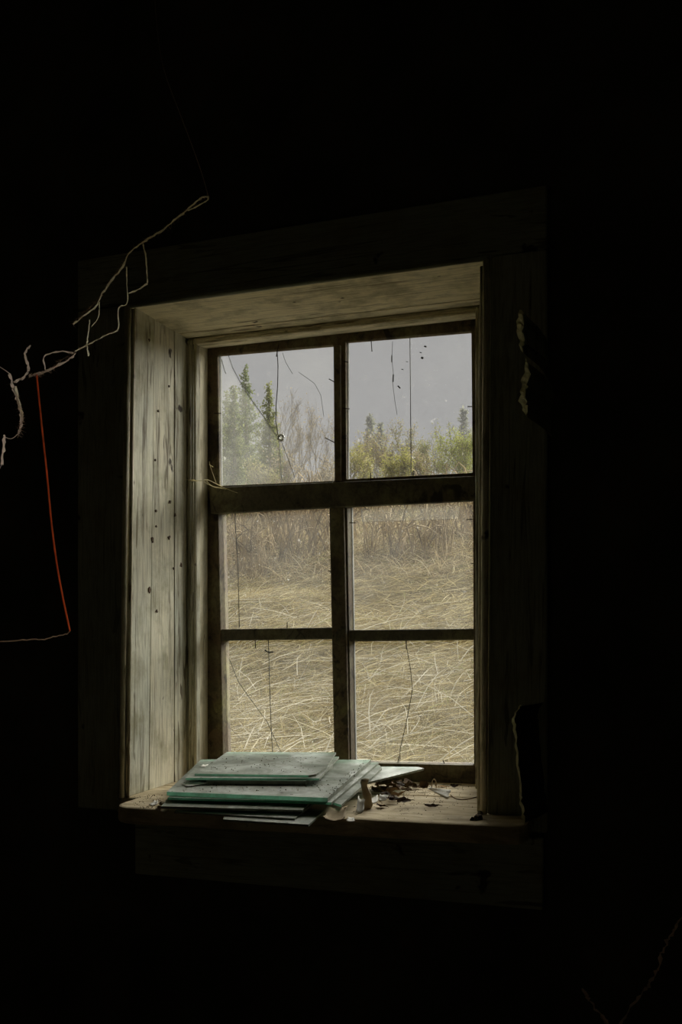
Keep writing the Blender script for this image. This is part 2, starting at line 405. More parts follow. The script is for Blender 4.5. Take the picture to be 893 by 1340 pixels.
# reveal lining: left side boards, moulding
def pxX(px, X):          # Y on the plane X = const seen at column px
    d = ray(px, HY); return X * d.y / d.x
LXL = -1.006
ZT = E + 0.7317
rl = empty('trim_6', (LXL, 1.8, E - .335)); tag(rl, kind='structure')
ym = 1.948
seam_t, seam_b = pxX(203, LXL), pxX(196, LXL)
seam2 = pxX(229, LXL)
def lin_z(y): return E + 0.7317 + (y - 1.69) / (1.948 - 1.69) * 0.013 + .006
def vboard(y0b, y0t, y1b, y1t, X, thick, dx=0.0):
    zb = sillz(X)
    return MB().prism([(X + dx, y0b, zb), (X + dx, y1b, zb), (X, y1t, lin_z(y1t)), (X, y0t, lin_z(y0t))], (-thick, 0, 0))
vboard(YW - .015, YW - .015, seam_b - .001, seam_t - .001, LXL, .026, -.002).build('board', 'paint_v', rl, bevel=0.0015)
vboard(seam_b, seam_t, seam2 - .0008, seam2 - .0008, LXL - .0015, .026).build('board', 'paint_v', rl, bevel=0.0015)
vboard(seam2, seam2, ym - .004, ym - .004, LXL, .026).build('board', 'paint_v', rl, bevel=0.0015)
# knots, nail holes and a bruise in the paint
for px, py, rr in ((223, 657, 2.6), (230, 674, 2.2), (205, 669, 1.5), (200, 707, 2.6), (196.5, 772, 2.6), (206, 800, 1.5), (237, 740, 2.6), (228, 744, 1.6),
                   (222, 505, 1.2), (196, 445, 1.5), (208, 538, 1.2), (204, 602, 1.4), (222, 703, 2.2), (205, 689, 1.3)):
    c = atP(px, py, (LXL + .0008, 0, 0), (1, 0, 0)); rw = rr * c.y / F
    MB().prism([c + Vector((0, math.cos(a) * rw * 1.5 * random.uniform(.4, 1.3), math.sin(a) * rw * random.uniform(.6, 2.0))) for a in np.linspace(0, 2 * math.pi, 9)[:-1]], (-.003, 0, 0)).build('knot', 'leafdark', rl)
# reeded moulding facing the room
ml = empty('trim_7', (LXL, ym, E - .335)); tag(ml, kind='structure')
mx0, mx1 = atY(247, HY, ym).x, atY(257.5, HY, ym).x
MB().box((LXL - .02, ym, sillz(-1)), (mx1, ym + .02, E + .745)).build('moulding_board', 'paint_v', ml, bevel=0.002)
for k in range(3):
    xx = mx0 + (mx1 - mx0) * (k + .5) / 3
    MB().tube([(xx, ym, sillz(-1)), (xx, ym, E + .742)], (mx1 - mx0) / 6.6, 8).build('reed', 'paint_v', ml, smooth=True)

# right side lining and moulding
rr_ = empty('trim_8', (-0.25, 1.8, E - .325)); tag(rr_, kind='structure')
zb = sillz(-.25)
MB().prism([(TR.x + .004, YW - .012, zb), (-.222, YW - .012, zb), (-.222, ym, zb), (-.272, ym, zb)], (0, 0, E + .75 - zb)).build('board', 'paint_v', rr_, bevel=0.0015)
mr0, mr1 = atY(622.5, HY, ym).x, atY(630, HY, ym).x
MB().box((mr0, ym, zb), (-.218, ym + .02, E + .742)).build('moulding_board', 'paint_v', rr_, bevel=0.002)
for k in range(2):
    xx = mr0 + (mr1 - mr0) * (k + .5) / 2
    MB().tube([(xx, ym, zb), (xx, ym, E + .74)], (mr1 - mr0) / 4.2, 8).build('reed', 'paint_v', rr_, smooth=True)

# head lining: boards running across, moulding under them
hl = empty('trim_9', (-0.62, 1.8, E + .73)); tag(hl, kind='structure')
def hboard(y0, y1, dz=0.0):
    z0, z1 = lin_z(y0) - .006 + dz, lin_z(y1) - .006 + dz
    return MB().prism([(HX0 + .005, y0, z0), (HX0 + .005, y1, z1), (HX0 + .005, y1, z1 + .026), (HX0 + .005, y0, z0 + .026)], (HX1 - HX0 - .01, 0, 0))
hboard(YW - .016, 1.868).build('board', 'paint_h', hl, bevel=0.0015)
hboard(1.8695, 1.905, .001).build('board', 'paint_h', hl, bevel=0.0015)
hboard(1.9065, ym - .002).build('board', 'paint_h', hl, bevel=0.0015)
MB().box((LXL, ym, E + .7285), (-.225, ym + .02, E + .765)).build('moulding_board', 'paint_h', hl, bevel=0.002)
for k in range(3):
    zz = E + .7315 + k * .0045
    MB().tube([(LXL, ym, zz), (-.26, ym, zz)], .0024, 8).build('reed', 'paint_h', hl, smooth=True)

# ------------------------------------------------------------------ the window
YS, YS2, YG = 2.020, 2.072, 2.050
YU2, YGU = 2.036, 2.028           # the upper sashes are thinner
win = empty('window_1', (-0.645, 2.05, E - .335)); tag(win, kind='structure')
fx0, fx1 = atY(272.5, HY, YS).x, atY(623, HY, YS).x
MB().prism([(HX0 + .004, ym + .021, E - .337), (mx1 - .002, ym + .021, E - .337), (fx0, YS - .001, E - .337), (HX0 + .004, YS - .001, E - .337)], (0, 0, 1.10)).build('frame_jamb', 'paint_y', win, bevel=0.0015)
MB().prism([(mr0 + .002, ym + .021, E - .328), (HX1 - .004, ym + .021, E - .328), (HX1 - .004, YS - .001, E - .328), (fx1, YS - .001, E - .328)], (0, 0, 1.09)).build('frame_jamb', 'paint_y', win, bevel=0.0015)
hz0, hz1 = E + .7300, E + .7415
MB().prism([(fx0 - .01, ym + .021, hz0), (fx0 - .01, YS - .001, hz1), (fx0 - .01, YS - .001, hz1 + .05), (fx0 - .01, ym + .021, hz0 + .05)], (fx1 - fx0 + .02, 0, 0)).build('frame_head', 'paint_h', win, bevel=0.0015)
MB().box((HX0 - .004, YS, E - .380), (HX1 + .004, YS2, E - .332)).build('frame_sill', 'sash_h', win)

def pq(L, Y): return [atY(a, b, Y) for a, b in L]
def extend(p, x=None, z=None):
    p = Vector(p)
    if x is not None: p.x = x
    if z is not None: p.z = z
    return p
XO0, XO1, ZO0, ZO1 = HX0 - .004, HX1 + .004, E - .331, HZ1 + .004
mxu = atY(441.5, HY, YS).x; mxl = atY(445, HY, YS).x
ztr = atY(445, 645, YS).z
def sashq(x0, x1, z0, z1, inner, y2=YS2):
    o_ = [(x0, YS, z1), (x1, YS, z1), (x1, YS, z0), (x0, YS, z0)]
    return MB().ring(o_, pq(inner, YS), (0, y2 - YS, 0)).build('sash', 'sash', win, bevel=0.003)
UL = sashq(XO0, mxu - .0005, ztr + .0005, ZO1, [(284.5, 464.5), (436.5, 451.5), (438, 629), (287, 635.5)], YU2)
UR = sashq(mxu + .0005, XO1, ztr + .0005, ZO1, [(452.5, 447), (617, 433.5), (618.5, 618.5), (453.5, 627)], YU2)
LL = sashq(XO0, mxl - .0005, ZO0, ztr - .0005, [(285.5, 669), (431, 660.5), (437.5, 994), (292, 990)])
LR = sashq(mxl + .0005, XO1, ZO0, ztr - .0005, [(454.5, 660), (619, 650.5), (620.5, 1001.5), (460, 998)])
# fixed cross: transom and mullion stand proud of the sashes
MB().prism(pq([(273.5, 638), (622.5, 622.5), (622.5, 655), (275, 672)], YS - .016), (0, .017, 0)).build('transom', 'sash_h', win, bevel=0.003)
MB().prism(pq([(437.5, 452), (445.5, 451), (446, 630), (438.5, 630)], YS - .012), (0, .013, 0)).build('mullion', 'sash', win, bevel=0.002)
MB().prism(pq([(432, 664), (450, 663.3), (457, 1021), (438, 1020)], YS - .012), (0, .013, 0)).build('mullion', 'sash', win, bevel=0.003)
MB().prism(pq([(283, 823.5), (436, 821), (436, 836.5), (284, 838.5)], YS + .004), (0, .05, 0)).build('glazing_bar', 'sash_h', LL, bevel=0.004)
MB().prism(pq([(452, 824.5), (622, 822.5), (622, 837.5), (453, 839.5)], YS + .004), (0, .05, 0)).build('glazing_bar', 'sash_h', LR, bevel=0.004)

# panes, cracked panes in pieces
def gy(parent): return YGU if parent in (UL, UR) else YG
def pane(parent, poly, mat='glass', dy=0.0, name='pane', label=None):
    m = MB().prism(pq(poly, gy(parent) + dy), (0, .003, 0))
    o_ = obj(name, m.v, m.f, None, parent, mats=[mat, 'crack'], fm=[0, 0] + [1] * len(poly))
    if label: o_['label'] = label
    return o_
def crack(parent, pts, r=.0011, mat='crack'):
    return MB().tube([atY(a, b, gy(parent) - .0005) for a, b in pts], r, 4).build('crack', mat, parent)
T0, T1, T2 = [(296, 456), (305, 482), (318, 506), (332, 527), (345, 545), (365, 574)], [(362, 447), (364, 478), (363.5, 505), (361.5, 530), (361, 552), (365, 574)], [(365, 574), (367, 600), (369.5, 645)]
pane(UL, [(276, 452)] + T0 + T2[1:] + [(278, 645)], 'glassdusty', -.0035, label='dusty broken pane piece')
pane(UL, T0[:1] + T1 + T0[-2:0:-1], 'glassclear')
pane(UL, [(362, 447), (444, 440), (444, 642), (369.5, 645), (367, 600), (365, 574)] + T1[-2:0:-1], 'glass')
crack(UL, T1, .0011); crack(UL, T0, .0009, 'putty'); crack(UL, T2, .0009, 'chip')
crack(UL, [(368, 577), (376, 597), (386, 625)], .0007, 'putty'); crack(UL, [(391, 487), (401, 494), (412, 502), (420, 517), (424, 545)], .0005)
crack(UL, [(370, 462), (374, 474), (383, 489)], .0005); crack(UL, [(290, 470), (294, 485), (296, 489)], .0010)
c0 = atY(368, 573, YGU - .002)
MB().tube([c0 + Vector((math.cos(a) * .0065, 0, math.sin(a) * .0065)) for a in np.linspace(0, 2 * math.pi, 13)], .0035, 6).build('chipped_hole', 'chip', UL)
pane(UR, [(446, 440), (536.6, 432), (537.6, 640), (446, 642)], 'glassclear')
pane(UR, [(537.2, 432), (626, 426), (626, 634), (538.2, 640)], 'glassclear', .0015)
crack(UR, [(536.5, 440), (538, 560), (538.8, 628)], .0007)
crack(UR, [(514, 447), (513, 470), (515, 488), (514, 500), (517, 525), (520, 543)], .0005); crack(UR, [(513, 465), (513, 474)], .0014)
crack(UR, [(515, 490), (514.6, 500)], .0015); crack(UR, [(521, 505), (524, 508)], .0015)
for a, b, r_ in ((553, 468, .004), (557, 453, .003), (551, 461, .0015), (527, 483, .0015), (533, 473, .001)):
    MB().tube([atY(a - 1.4, b, YGU - .001), atY(a + 1.2, b + .8, YGU - .001)], r_ * .6, 6).build('dirt_speck', 'crack', UR)
TL_ = [(306, 655), (309, 700), (311.5, 740), (313, 830)]
pane(LL, [(276, 660)] + TL_ + [(278, 830)], 'glass', -.001); pane(LL, TL_ + [(444, 830), (444, 655)][0:2] + [], 'glass')
crack(LL, [(307, 668), (309, 700), (311.5, 740), (313.5, 821)], .0008)
T3 = [(351, 832), (352, 860), (353, 900), (355, 950), (358, 1010)]
pane(LL, [(278, 832)] + T3 + [(284, 1010)], 'glass'); pane(LL, T3 + [(446, 1010), (444, 832)], 'glass', .001)
crack(LL, T3, .0008); crack(LL, [(300, 862), (312, 892), (326, 912), (350, 945), (368, 985)], .0009, 'chip')
crack(LL, [(347, 851), (352, 854), (358, 853)], .0018); 
pane(LR, [(446, 655), (630, 645), (630, 832), (447, 832)], 'glass')
pane(LR, [(472, 655), (604, 650), (600, 679), (474, 683)], 'glassstrip', -.004, name='glass_strip')
T4 = [(530, 832), (533, 850), (537.5, 875), (540, 903), (536, 925), (531, 950), (524, 980), (522, 1015)]
pane(LR, [(448, 832)] + T4 + [(450, 1015)], 'glass'); pane(LR, T4 + [(630, 1015), (630, 832)], 'glass', .001)
crack(LR, T4, .0008)
# glazing nails
def nail(parent, a, b, head=False):
    A, B = atY(*a, gy(parent) - .007), atY(*b, gy(parent) - .012)
    MB().tube([A, B, B + (B - A).normalized() * .0006], [.0011, .0011, .0020], 6).build('nail', 'iron', parent)
for p, a, b in ((UR, (486, 446), (487, 459)), (UR, (485, 632), (485.5, 619)), (UR, (541, 628), (541, 616)), (UR, (448, 534), (457, 535)), (UR, (618, 532), (613, 532)),
                (UL, (440, 580), (426, 573)), (UL, (440, 501), (431, 496)), (UL, (280, 541), (289, 541)), (LR, (450, 684), (465, 684)), (LR, (622, 679), (611, 680)),
                (LL, (334, 834), (334.5, 848)), (LR, (532, 836), (532, 849)), (LR, (520, 1004), (522, 991)), (LR, (585, 1006), (580, 995)), (LL, (376, 823), (376, 815)),
                (LL, (430, 747), (437, 748)), (UL, (365, 450), (362, 466)), (LR, (617, 737), (623, 738)), (UR, (450, 473), (455, 474))):
    nail(p, a, b)
# putty line along the outer side of the glass
for p, L in ((UL, (289.5, 462, 291, 636)), (UR, (457, 446, 457, 626)), (LL, (291.5, 672, 297, 990)), (LR, (461.5, 662, 467, 1003))):
    yy_ = gy(p) + .004; A, B = atY(L[0] - 2, L[1], yy_), atY(L[2] - 2, L[3], yy_)
    MB().prism([A + Vector((-.004, 0, 0)), A + Vector((.003, 0, 0)), B + Vector((.003, 0, 0)), B + Vector((-.004, 0, 0))], (0, .006, 0)).build('putty', 'putty', p)

# ------------------------------------------------------------------ stack of loose glass on the sill
SLOPE = 0.06
def tilt(h, px, py):       # plane rising towards the window, h below the eye at Y = 1.55
    return atP(px, py, (0, 1.55, E - h), (0, -SLOPE, 1))
def sheet(h, px, label, thick=.0045, flat=False, mat='sheet', edge='sheetedge', cat='glass sheet', name='glass_sheet', group=None):
    top = [on_sill(a, b, flat) if flat else tilt(h, a, b) for a, b in px]
    n = len(top); m = MB().prism(top, (0, 0, -thick))
    fm_ = [0, 0] + [1 if abs((top[(i + 1) % n] - top[i]).normalized().x) > .8 else 2 for i in range(n)]
    o_ = obj(name, m.v, m.f, None, mats=[mat, edge, 'dustyedge'], fm=fm_)
    return tag(o_, label, cat, group)
sheet(0, [(292, 1072), (404, 1079), (425, 1060), (300, 1052)], 'narrow dusty glass strip at the very bottom of the stack, poking past the sill edge', .004, .004, edge='dustyedge')
sheet(.3225, [(228, 1062), (386, 1071), (424, 1040), (262, 1030)], 'dark dusty glass sheet second from the bottom of the stack', .0035, .0076, edge='dustyedge')
bt = MB()
for (a, b, c_, d_) in ((-.79, 1.60, -.60, 1.66), (-.80, 1.80, -.56, 1.86)):
    h0 = sillz(-.7) + .0079; h1 = E - .3158 + SLOPE * (b - 1.55)
    zlo = sillz(-.7) + .001 if b > 1.7 else h0
    o_ = MB().prism([(a, b, zlo), (c_, b, zlo), (c_, d_, zlo), (a, d_, zlo)], (0, 0, h1 - zlo)).build('wood_offcut', 'batten', bevel=.002)
    tag(o_, 'dark wooden batten wedged under the glass stack, ' + ('front one' if b < 1.7 else 'rear one by the sash'), 'wood offcut')
sheet(.3111, [(211, 1055), (396, 1060), (444, 1010), (250, 1006)], 'pale dusty glass sheet jutting out at the front above the dark gap', edge='dustyedge')
sheet(.3064, [(234, 1042), (425, 1047), (447, 1053), (500, 1005), (497, 1001), (268, 1003)], 'lowest of three close glass sheets with the long right edge')
sheet(.3018, [(220, 1043.5), (434, 1050), (496, 997.5), (266, 999)], 'middle one of three close glass sheets with green edges')
sheet(.2942, [(218.5, 1036), (429, 1044), (486, 994), (263, 994)], 'wide glass sheet with bright green front edge carrying the smaller sheets', .0075)
sheet(.2852, [(270, 1021), (400, 1022), (436, 1000), (285, 1001)], 'small dirty glass piece between the wide sheet and the top sheets', .0086, edge='dustyedge')
sheet(.2811, [(243, 1018), (418, 1018.5), (444, 990), (262, 994)], 'thin dusty glass sheet just under the topmost sheet', .004)
sheet(.2770, [(255, 1012.5), (404, 1014.5), (414, 1013), (428, 1003), (440, 984.5), (297, 984), (283, 994)], 'topmost grey dusty glass sheet with one corner broken off', .004)
sheet(.3111, [(470, 1003), (548, 1003.5), (555, 1005.5), (497, 1020), (470, 1026)], 'pointed glass shard sticking out beside the stack towards the sash', .0045)

# ------------------------------------------------------------------ scraps, leaves and litter on the sill
def flake(name, label, cat, pts, mat, curl=0.006, group=None, thick=.0007, nx=4):
    """a curled scrap: four corner points, bent about its long middle"""
    A, B, D, G = [Vector(p) for p in pts]       # A-B front edge, G-D back edge
    m = MB(); n = nx
    nrm = (B - A).cross(G - A).normalized()
    if nrm.z < 0: nrm = -nrm
    g = []
    for i in range(n + 1):
        for j in range(n + 1):
            s_, t_ = i / n, j / n
            p = (A * (1 - s_) + B * s_) * (1 - t_) + (G * (1 - s_) + D * s_) * t_
            p = p + (B - A) * (random.uniform(-.09, .09) if i in (0, n) else 0) + (G - A) * (random.uniform(-.09, .09) if j in (0, n) else 0) + nrm * (curl * (4 * (s_ - .5) ** 2 + 2 * (t_ - .5) ** 2) + random.uniform(-1, 1) * abs(curl) * .15)
            g.append(p)
    k = len(g); m.v = g + [p - nrm * thick for p in g]
    for i in range(n):
        for j in range(n):
            a = i * (n + 1) + j; q = [a, a + 1, a + n + 2, a + n + 1]
            m.f.append(q); m.f.append([x_ + k for x_ in q[::-1]])
    rim = [i * (n + 1) for i in range(n + 1)] + [n * (n + 1) + j for j in range(1, n + 1)] + [i * (n + 1) + n for i in range(n - 1, -1, -1)] + [j for j in range(n - 1, 0, -1)]
    for i in range(len(rim)):
        a, b = rim[i], rim[(i + 1) % len(rim)]; m.f.append([a, b, b + k, a + k])
    return tag(m.build(name, mat, smooth=True), label, cat, group)
S = on_sill
def sp(L): return [S(*p) for p in L]
flake('paper_scrap', 'bright white triangular paper scrap lying on the bare sill', 'paper', sp([(563, 1034), (586, 1045), (591, 1036), (588, 1031)]) [:2] + [S(592, 1034, .012), S(566, 1031, .006)], 'paper', .003)
flake('paper_scrap', 'white paper scrap among the dead leaves next to the stack', 'paper', [S(496, 1049), S(507, 1047), S(509, 1041, .004), S(497, 1041, .004)], 'paper', .002)
flake('paper_scrap', 'off-white flat scrap at the foot of the upright bark curl', 'paper', [S(483, 1053), S(495, 1050), S(494, 1042, .003), S(486, 1046)], 'paper', .002)
flake('paint_curl', 'large white curled paint flake hanging below the stack corner', 'paint flake', [S(465, 1066), S(475, 1064), S(477, 1050, .016), S(468, 1043, .022)], 'paper', .004)
flake('paint_chip', 'small white paint chip on the worn front edge of the sill', 'paint flake', [S(453, 1075), S(466, 1076), S(463, 1071, .003), S(456, 1070, .002)], 'paper', .0015)
flake('brown_paper', 'crumpled brown paper stuffed under the stack at the front', 'paper', [S(424, 1077), S(452, 1078), S(455, 1062, .01), S(428, 1060, .012)], 'paperbrown', .008, nx=6)
flake('paper_scrap', 'white paper scrap at the left foot of the stack', 'paper', [S(195, 1055), S(206, 1054), S(207, 1048, .006), S(202, 1049, .003)], 'paper', .002)
flake('brown_paper', 'brown paper corner under the left end of the stack', 'paper', [S(203, 1060), S(217, 1066), S(224, 1058, .004), S(208, 1056, .002)], 'paperbrown', .002)
flake('paint_curl', 'pale upright paint flake leaning on the left end of the stack', 'paint flake', [S(207, 1054), S(214, 1055), S(215, 1052, .014), S(209, 1052, .018)], 'paperbrown', .003)
flake('paper_scrap', 'white feathery scrap lying on the wide green-edged sheet', 'paper', [tilt(.2935, 236, 1027), tilt(.2935, 247, 1030), tilt(.2915, 272, 1025.5), tilt(.2915, 262, 1024)], 'paper', .0015)
flake('paper_scrap', 'tiny white scrap on the thin sheet near the jamb', 'paper', [tilt(.281, 262, 1004), tilt(.281, 271, 1004), tilt(.2805, 272, 1001), tilt(.2805, 265, 1001)], 'paper', .001)
# upright curl of bark
b0 = S(478, 1058)
bk = MB()
rows = []
for i in range(9):
    h_ = i / 8 * .058
    for j in range(7):
        a = math.radians(-110 + j * 37)
        r_ = .0125 * (1 - .35 * i / 8 + .12 * math.sin(i * 1.9)) * (1.25 if i == 8 else 1)
        bk.v.append(b0 + Vector((math.cos(a) * r_ + .004 * math.sin(i * .7), math.sin(a) * r_ * .8, h_ + random.uniform(-.001, .001))))
for i in range(8):
    for j in range(6): bk.f.append([i * 7 + j, i * 7 + j + 1, i * 7 + j + 8, i * 7 + j + 7])
o_ = bk.build('bark_curl', 'paperbrown', smooth=True); o_.modifiers.new('solid', 'SOLIDIFY').thickness = .0012
tag(o_, 'tan bark curl standing upright against the right corner of the stack', 'bark')
# peel loop
l0 = S(565, 1031); l1 = S(571, 1031)
mid = (l0 + l1) / 2
tag(MB().tube(smoothpath([l0, l0 + Vector((.001, 0, .012)), mid + Vector((0, 0, .020)), l1 + Vector((0, 0, .012)), l1]), .0013, 6).build('peel_loop', 'paperbrown', smooth=True),
    'thin tan loop of peel standing up behind the triangular scrap', 'peel')
tag(MB().tube(smoothpath([S(590, 1040, .002), S(597, 1045, .001), S(610, 1046, .003), S(624, 1043, .002)]), [.0011] * 19, 5).build('dry_twig', 'leaf', smooth=True),
    'thin dry twig on the sill reaching the right jamb', 'twig')
def leaf(px, py, L, W, rot, mat, label, group=None, lift=.0015, curl=.004):
    c = S(px, py, lift); d = Vector((math.cos(rot), math.sin(rot), 0)); s_ = Vector((-d.y, d.x, 0)); m = MB()
    prof = [.15, .7, 1.0, .95, .6, .12]; n = len(prof); roll = random.uniform(-1, 1); bend_ = random.uniform(-.6, 1)
    for i, w_ in enumerate(prof):
        t = i / (n - 1) - .5
        for q in (-1, -.5, 0, .5, 1):
            m.v.append(c + d * (t * L * random.uniform(.93, 1.07)) + s_ * (q * w_ * W / 2 * random.uniform(.75, 1.2)) +
                       Vector((0, 0, curl * (bend_ * 3 * t * t + max(0, q * roll) * w_ * 1.4 + random.uniform(0, .45)))))
    for i in range(n - 1):
        for q in range(4): a = i * 5 + q; m.f.append([a, a + 1, a + 6, a + 5])
    zmin = min(v.z for v in m.v)
    m.v = [v + Vector((0, 0, c.z - zmin)) for v in m.v]
    r_ = empty('dead_leaf', c); tag(r_, label, 'leaf', group)
    bl = m.build('blade', mat, r_); sd = bl.modifiers.new('solid', 'SOLIDIFY'); sd.thickness = .0006; sd.offset = 1
    e = m.v[-3]; MB().tube([e - d * .002, e + d * .004, e + d * .009 + Vector((0, 0, -.001))], [.0007, .0006, .0004], 4).build('stalk', mat, r_)
    return r_
leaf(565, 1056, .026, .010, .1, 'leafdark', 'dark curled leaf alone on the bare middle of the sill', curl=.006)
leaf(499, 1056, .022, .017, -.4, 'leafdark', 'dark brown wedge-shaped leaf in front of the white scrap', curl=.008)
leaf(579, 1029.5, .020, .011, .2, 'leaforange', 'orange-brown leaf bit behind the triangular paper scrap')
leaf(595, 1030, .017, .012, .0, 'leafdark', 'blackish leaf lump by the sash near the right jamb', curl=.007)
GL = 'dead leaves heaped beside the glass stack'
heap = [(500, 1034, .04, .018, .5), (508, 1029, .035, .02, -.6), (516, 1036, .04, .016, .9), (523, 1030, .03, .018, .1), (530, 1034, .034, .016, -.3), (519, 1042, .036, .02, .3),
        (511, 1044, .03, .016, 1.4), (538, 1030, .028, .015, .6), (496, 1028, .03, .017, 2.0), (529, 1049, .03, .014, .7), (546, 1031, .025, .013, -.2), (555, 1032, .022, .012, .4), (505, 1039, .03, .02, 2.4), (521, 1025, .03, .018, -.9),
        (503, 1031, .045, .026, 1.1), (513, 1033, .04, .028, -.2), (519, 1033, .035, .022, 2.2), (497, 1036, .035, .024, .2), (525, 1027, .03, .02, 1.5), (509, 1027, .04, .022, .4), (535, 1027, .03, .018, 1.0), (516, 1047, .03, .018, -.5)]
for i, (a, b, L, W, r_) in enumerate(heap):
    leaf(a, b, L, W, r_, 'leafdark' if i % 3 == 0 else 'leaf', 'brown shrivelled leaf in the litter heap between stack and sash', GL, lift=.001 + (i * .0037) % .012, curl=.007 + .003 * (i % 3))
# rubble clump in the right corner of the sill
for i, (a, b, r_) in enumerate(((622, 1071, .006), (627, 1069, .008), (629, 1064, .006), (618, 1072, .004))):
    c = S(a, b, r_ * .55); m = MB(); bm = bmesh.new(); bmesh.ops.create_icosphere(bm, subdivisions=1, radius=r_)
    m.v = [c + v.co * random.uniform(.6, 1.25) for v in bm.verts]; m.f = [[v.index for v in f.verts] for f in bm.faces]; bm.free()
    tag(m.build('plaster_crumb', 'leafdark' if i % 2 else 'dirt'), 'dark plaster crumb in the sill corner by the right jamb', 'crumb', 'crumbs in the sill corner')
# fine dirt, uncountable
dm = MB()
def crumb(p, r_):
    k = len(dm.v)
    for q in ((1, 0, 0), (-.5, .85, 0), (-.5, -.85, 0), (0, 0, 1), (0, 0, -.6)):
        dm.v.append(p + Vector([v_ * r_ * random.uniform(.6, 1.3) for v_ in q]))
    dm.f += [[k, k + 1, k + 3], [k + 1, k + 2, k + 3], [k + 2, k, k + 3], [k + 1, k, k + 4], [k + 2, k + 1, k + 4], [k, k + 2, k + 4]]
for i in range(420):
    a = random.gauss(530, 45); b = random.gauss(1038, 12)
    if not (462 < a < 625 and 1024 < b < 1072): continue
    crumb(S(a, b, .0006), random.uniform(.0005, .0015))
for i in range(70):
    crumb(S(random.uniform(175, 215), random.uniform(1040, 1058), .0006), random.uniform(.0006, .0018))
for i in range(90):
    crumb(tilt(.2768, random.uniform(275, 415), random.uniform(988, 1011)), random.uniform(.0006, .0018))
for i in range(110):
    crumb(tilt(.2938, random.uniform(240, 430), random.uniform(1021, 1036)), random.uniform(.0006, .0020))
for i in range(60):
    a = random.uniform(430, 480); crumb(tilt(.2938, a, 1040 - (a - 430) * .8 + random.uniform(-8, 3) ), random.uniform(.0006, .0018))
tag(dm.build('dirt_crumbs', 'dirt'), 'scattered dark dirt crumbs and dust on sill and glass', 'dirt', kind='stuff')

# ------------------------------------------------------------------ cobwebs, wire, peeled paper
def lerpY(px, xa, ya, xb, yb): t = (px - xa) / (xb - xa); return ya + (yb - ya) * t
def webY(px): return lerpY(px, 0, 1.08, 275, 1.26)
def wp(a, b, off=0): return atY(a, b, webY(a) + off)
def strand(parent, pts, r0, mat='web', off=0, n=5, r1=None):
    P = smoothpath([wp(a, b, off) for a, b in pts], n)
    P = [p + Vector((random.uniform(-1, 1), random.uniform(-1, 1), random.uniform(-1, 1))) * r0 * .5 for p in P]
    k = len(P); r1 = r1 or r0
    return MB().ribbon(P, [(r0 + (r1 - r0) * i / (k - 1)) * random.uniform(.5, 1.4) for i in range(k)]).build('strand', mat, parent)
cw = empty('cobweb', wp(100, 440)); tag(cw, 'dusty rope-like cobweb slung across the dark corner beside the window', 'cobweb')
strand(cw, [(273, 257), (262, 260), (248, 272), (232, 285), (210, 303), (186, 318), (170, 330), (160, 350), (145, 368), (134, 384), (126, 400), (108, 415), (95, 424)], .0016, r1=.0014)
strand(cw, [(273, 257), (271, 262), (258, 270), (246, 276)], .0012)
strand(cw, [(187, 318), (191, 335), (192, 355), (193, 371)], .0011)
strand(cw, [(193, 371), (181, 379), (168, 384)], .0012)
strand(cw, [(166, 350), (166, 372), (167, 396), (155, 404), (155, 430), (140, 438), (115, 451), (98, 460)], .0011)
strand(cw, [(118, 418), (115, 440), (114, 452), (116, 466)], .0013)
strand(cw, [(130, 395), (129, 415), (120, 427)], .0007)
strand(cw, [(98, 460), (96, 466), (82, 475), (60, 486), (48, 490), (38, 492)], .0016, 'webdim', r1=.0020)
strand(cw, [(98, 462), (78, 460), (58, 466), (59, 480), (60, 485)], .0011, 'webdim')
strand(cw, [(40, 452), (33, 462), (36, 478), (37, 486), (30, 494), (18, 500)], .0018, 'webdim')
strand(cw, [(13, 490), (18, 510), (24, 528), (28, 540), (28, 556), (24, 568)], .0024, 'webdim')
strand(cw, [(20, 505), (26, 530), (30, 548)], .0016, 'web')
strand(cw, [(6, 570), (5, 585), (2, 608)], .0020, 'webdim')
def thread(pts, r_=.00022, far=None):
    P = smoothpath(pts, 6) + ([Vector(far)] if far else []); MB().ribbon(P, [r_] * len(P)).build('strand', 'webdim', cw)
thread([wp(273, 257), wp(262, 220), wp(240, 160), wp(215, 92), wp(205, 30), wp(200, -60)], far=(wp(200, -60).x - .1, 1.15, RZ1 - .004))
thread([wp(24, 568), wp(15, 574), wp(6, 572)], .0005); thread([wp(2, 608), wp(-8, 630), wp(-20, 650)], .0004, (RX0 + .004, .7, E + .05))
thread([wp(14, 490), wp(6, 484), wp(-10, 474)], .0006, (RX0 + .004, .8, E + .8))
# fluff: short fine hairs along the rope
fm_ = MB()
for L in ([(270, 258), (210, 303), (170, 330), (134, 384), (95, 424)], [(155, 430), (98, 460), (60, 486), (38, 492)], [(16, 500), (28, 545), (24, 570)]):
    P = smoothpath([wp(a, b) for a, b in L], 26)
    for p in P:
        for q in range(2):
            fm_.tube([p, p + Vector((random.uniform(-1, 1), random.uniform(-1, 1), random.uniform(-1, .6))) * .007], [.0003, .0001], 3)
fz = fm_.build('web_fluff', 'webdim', cw); fz['kind'] = 'stuff'

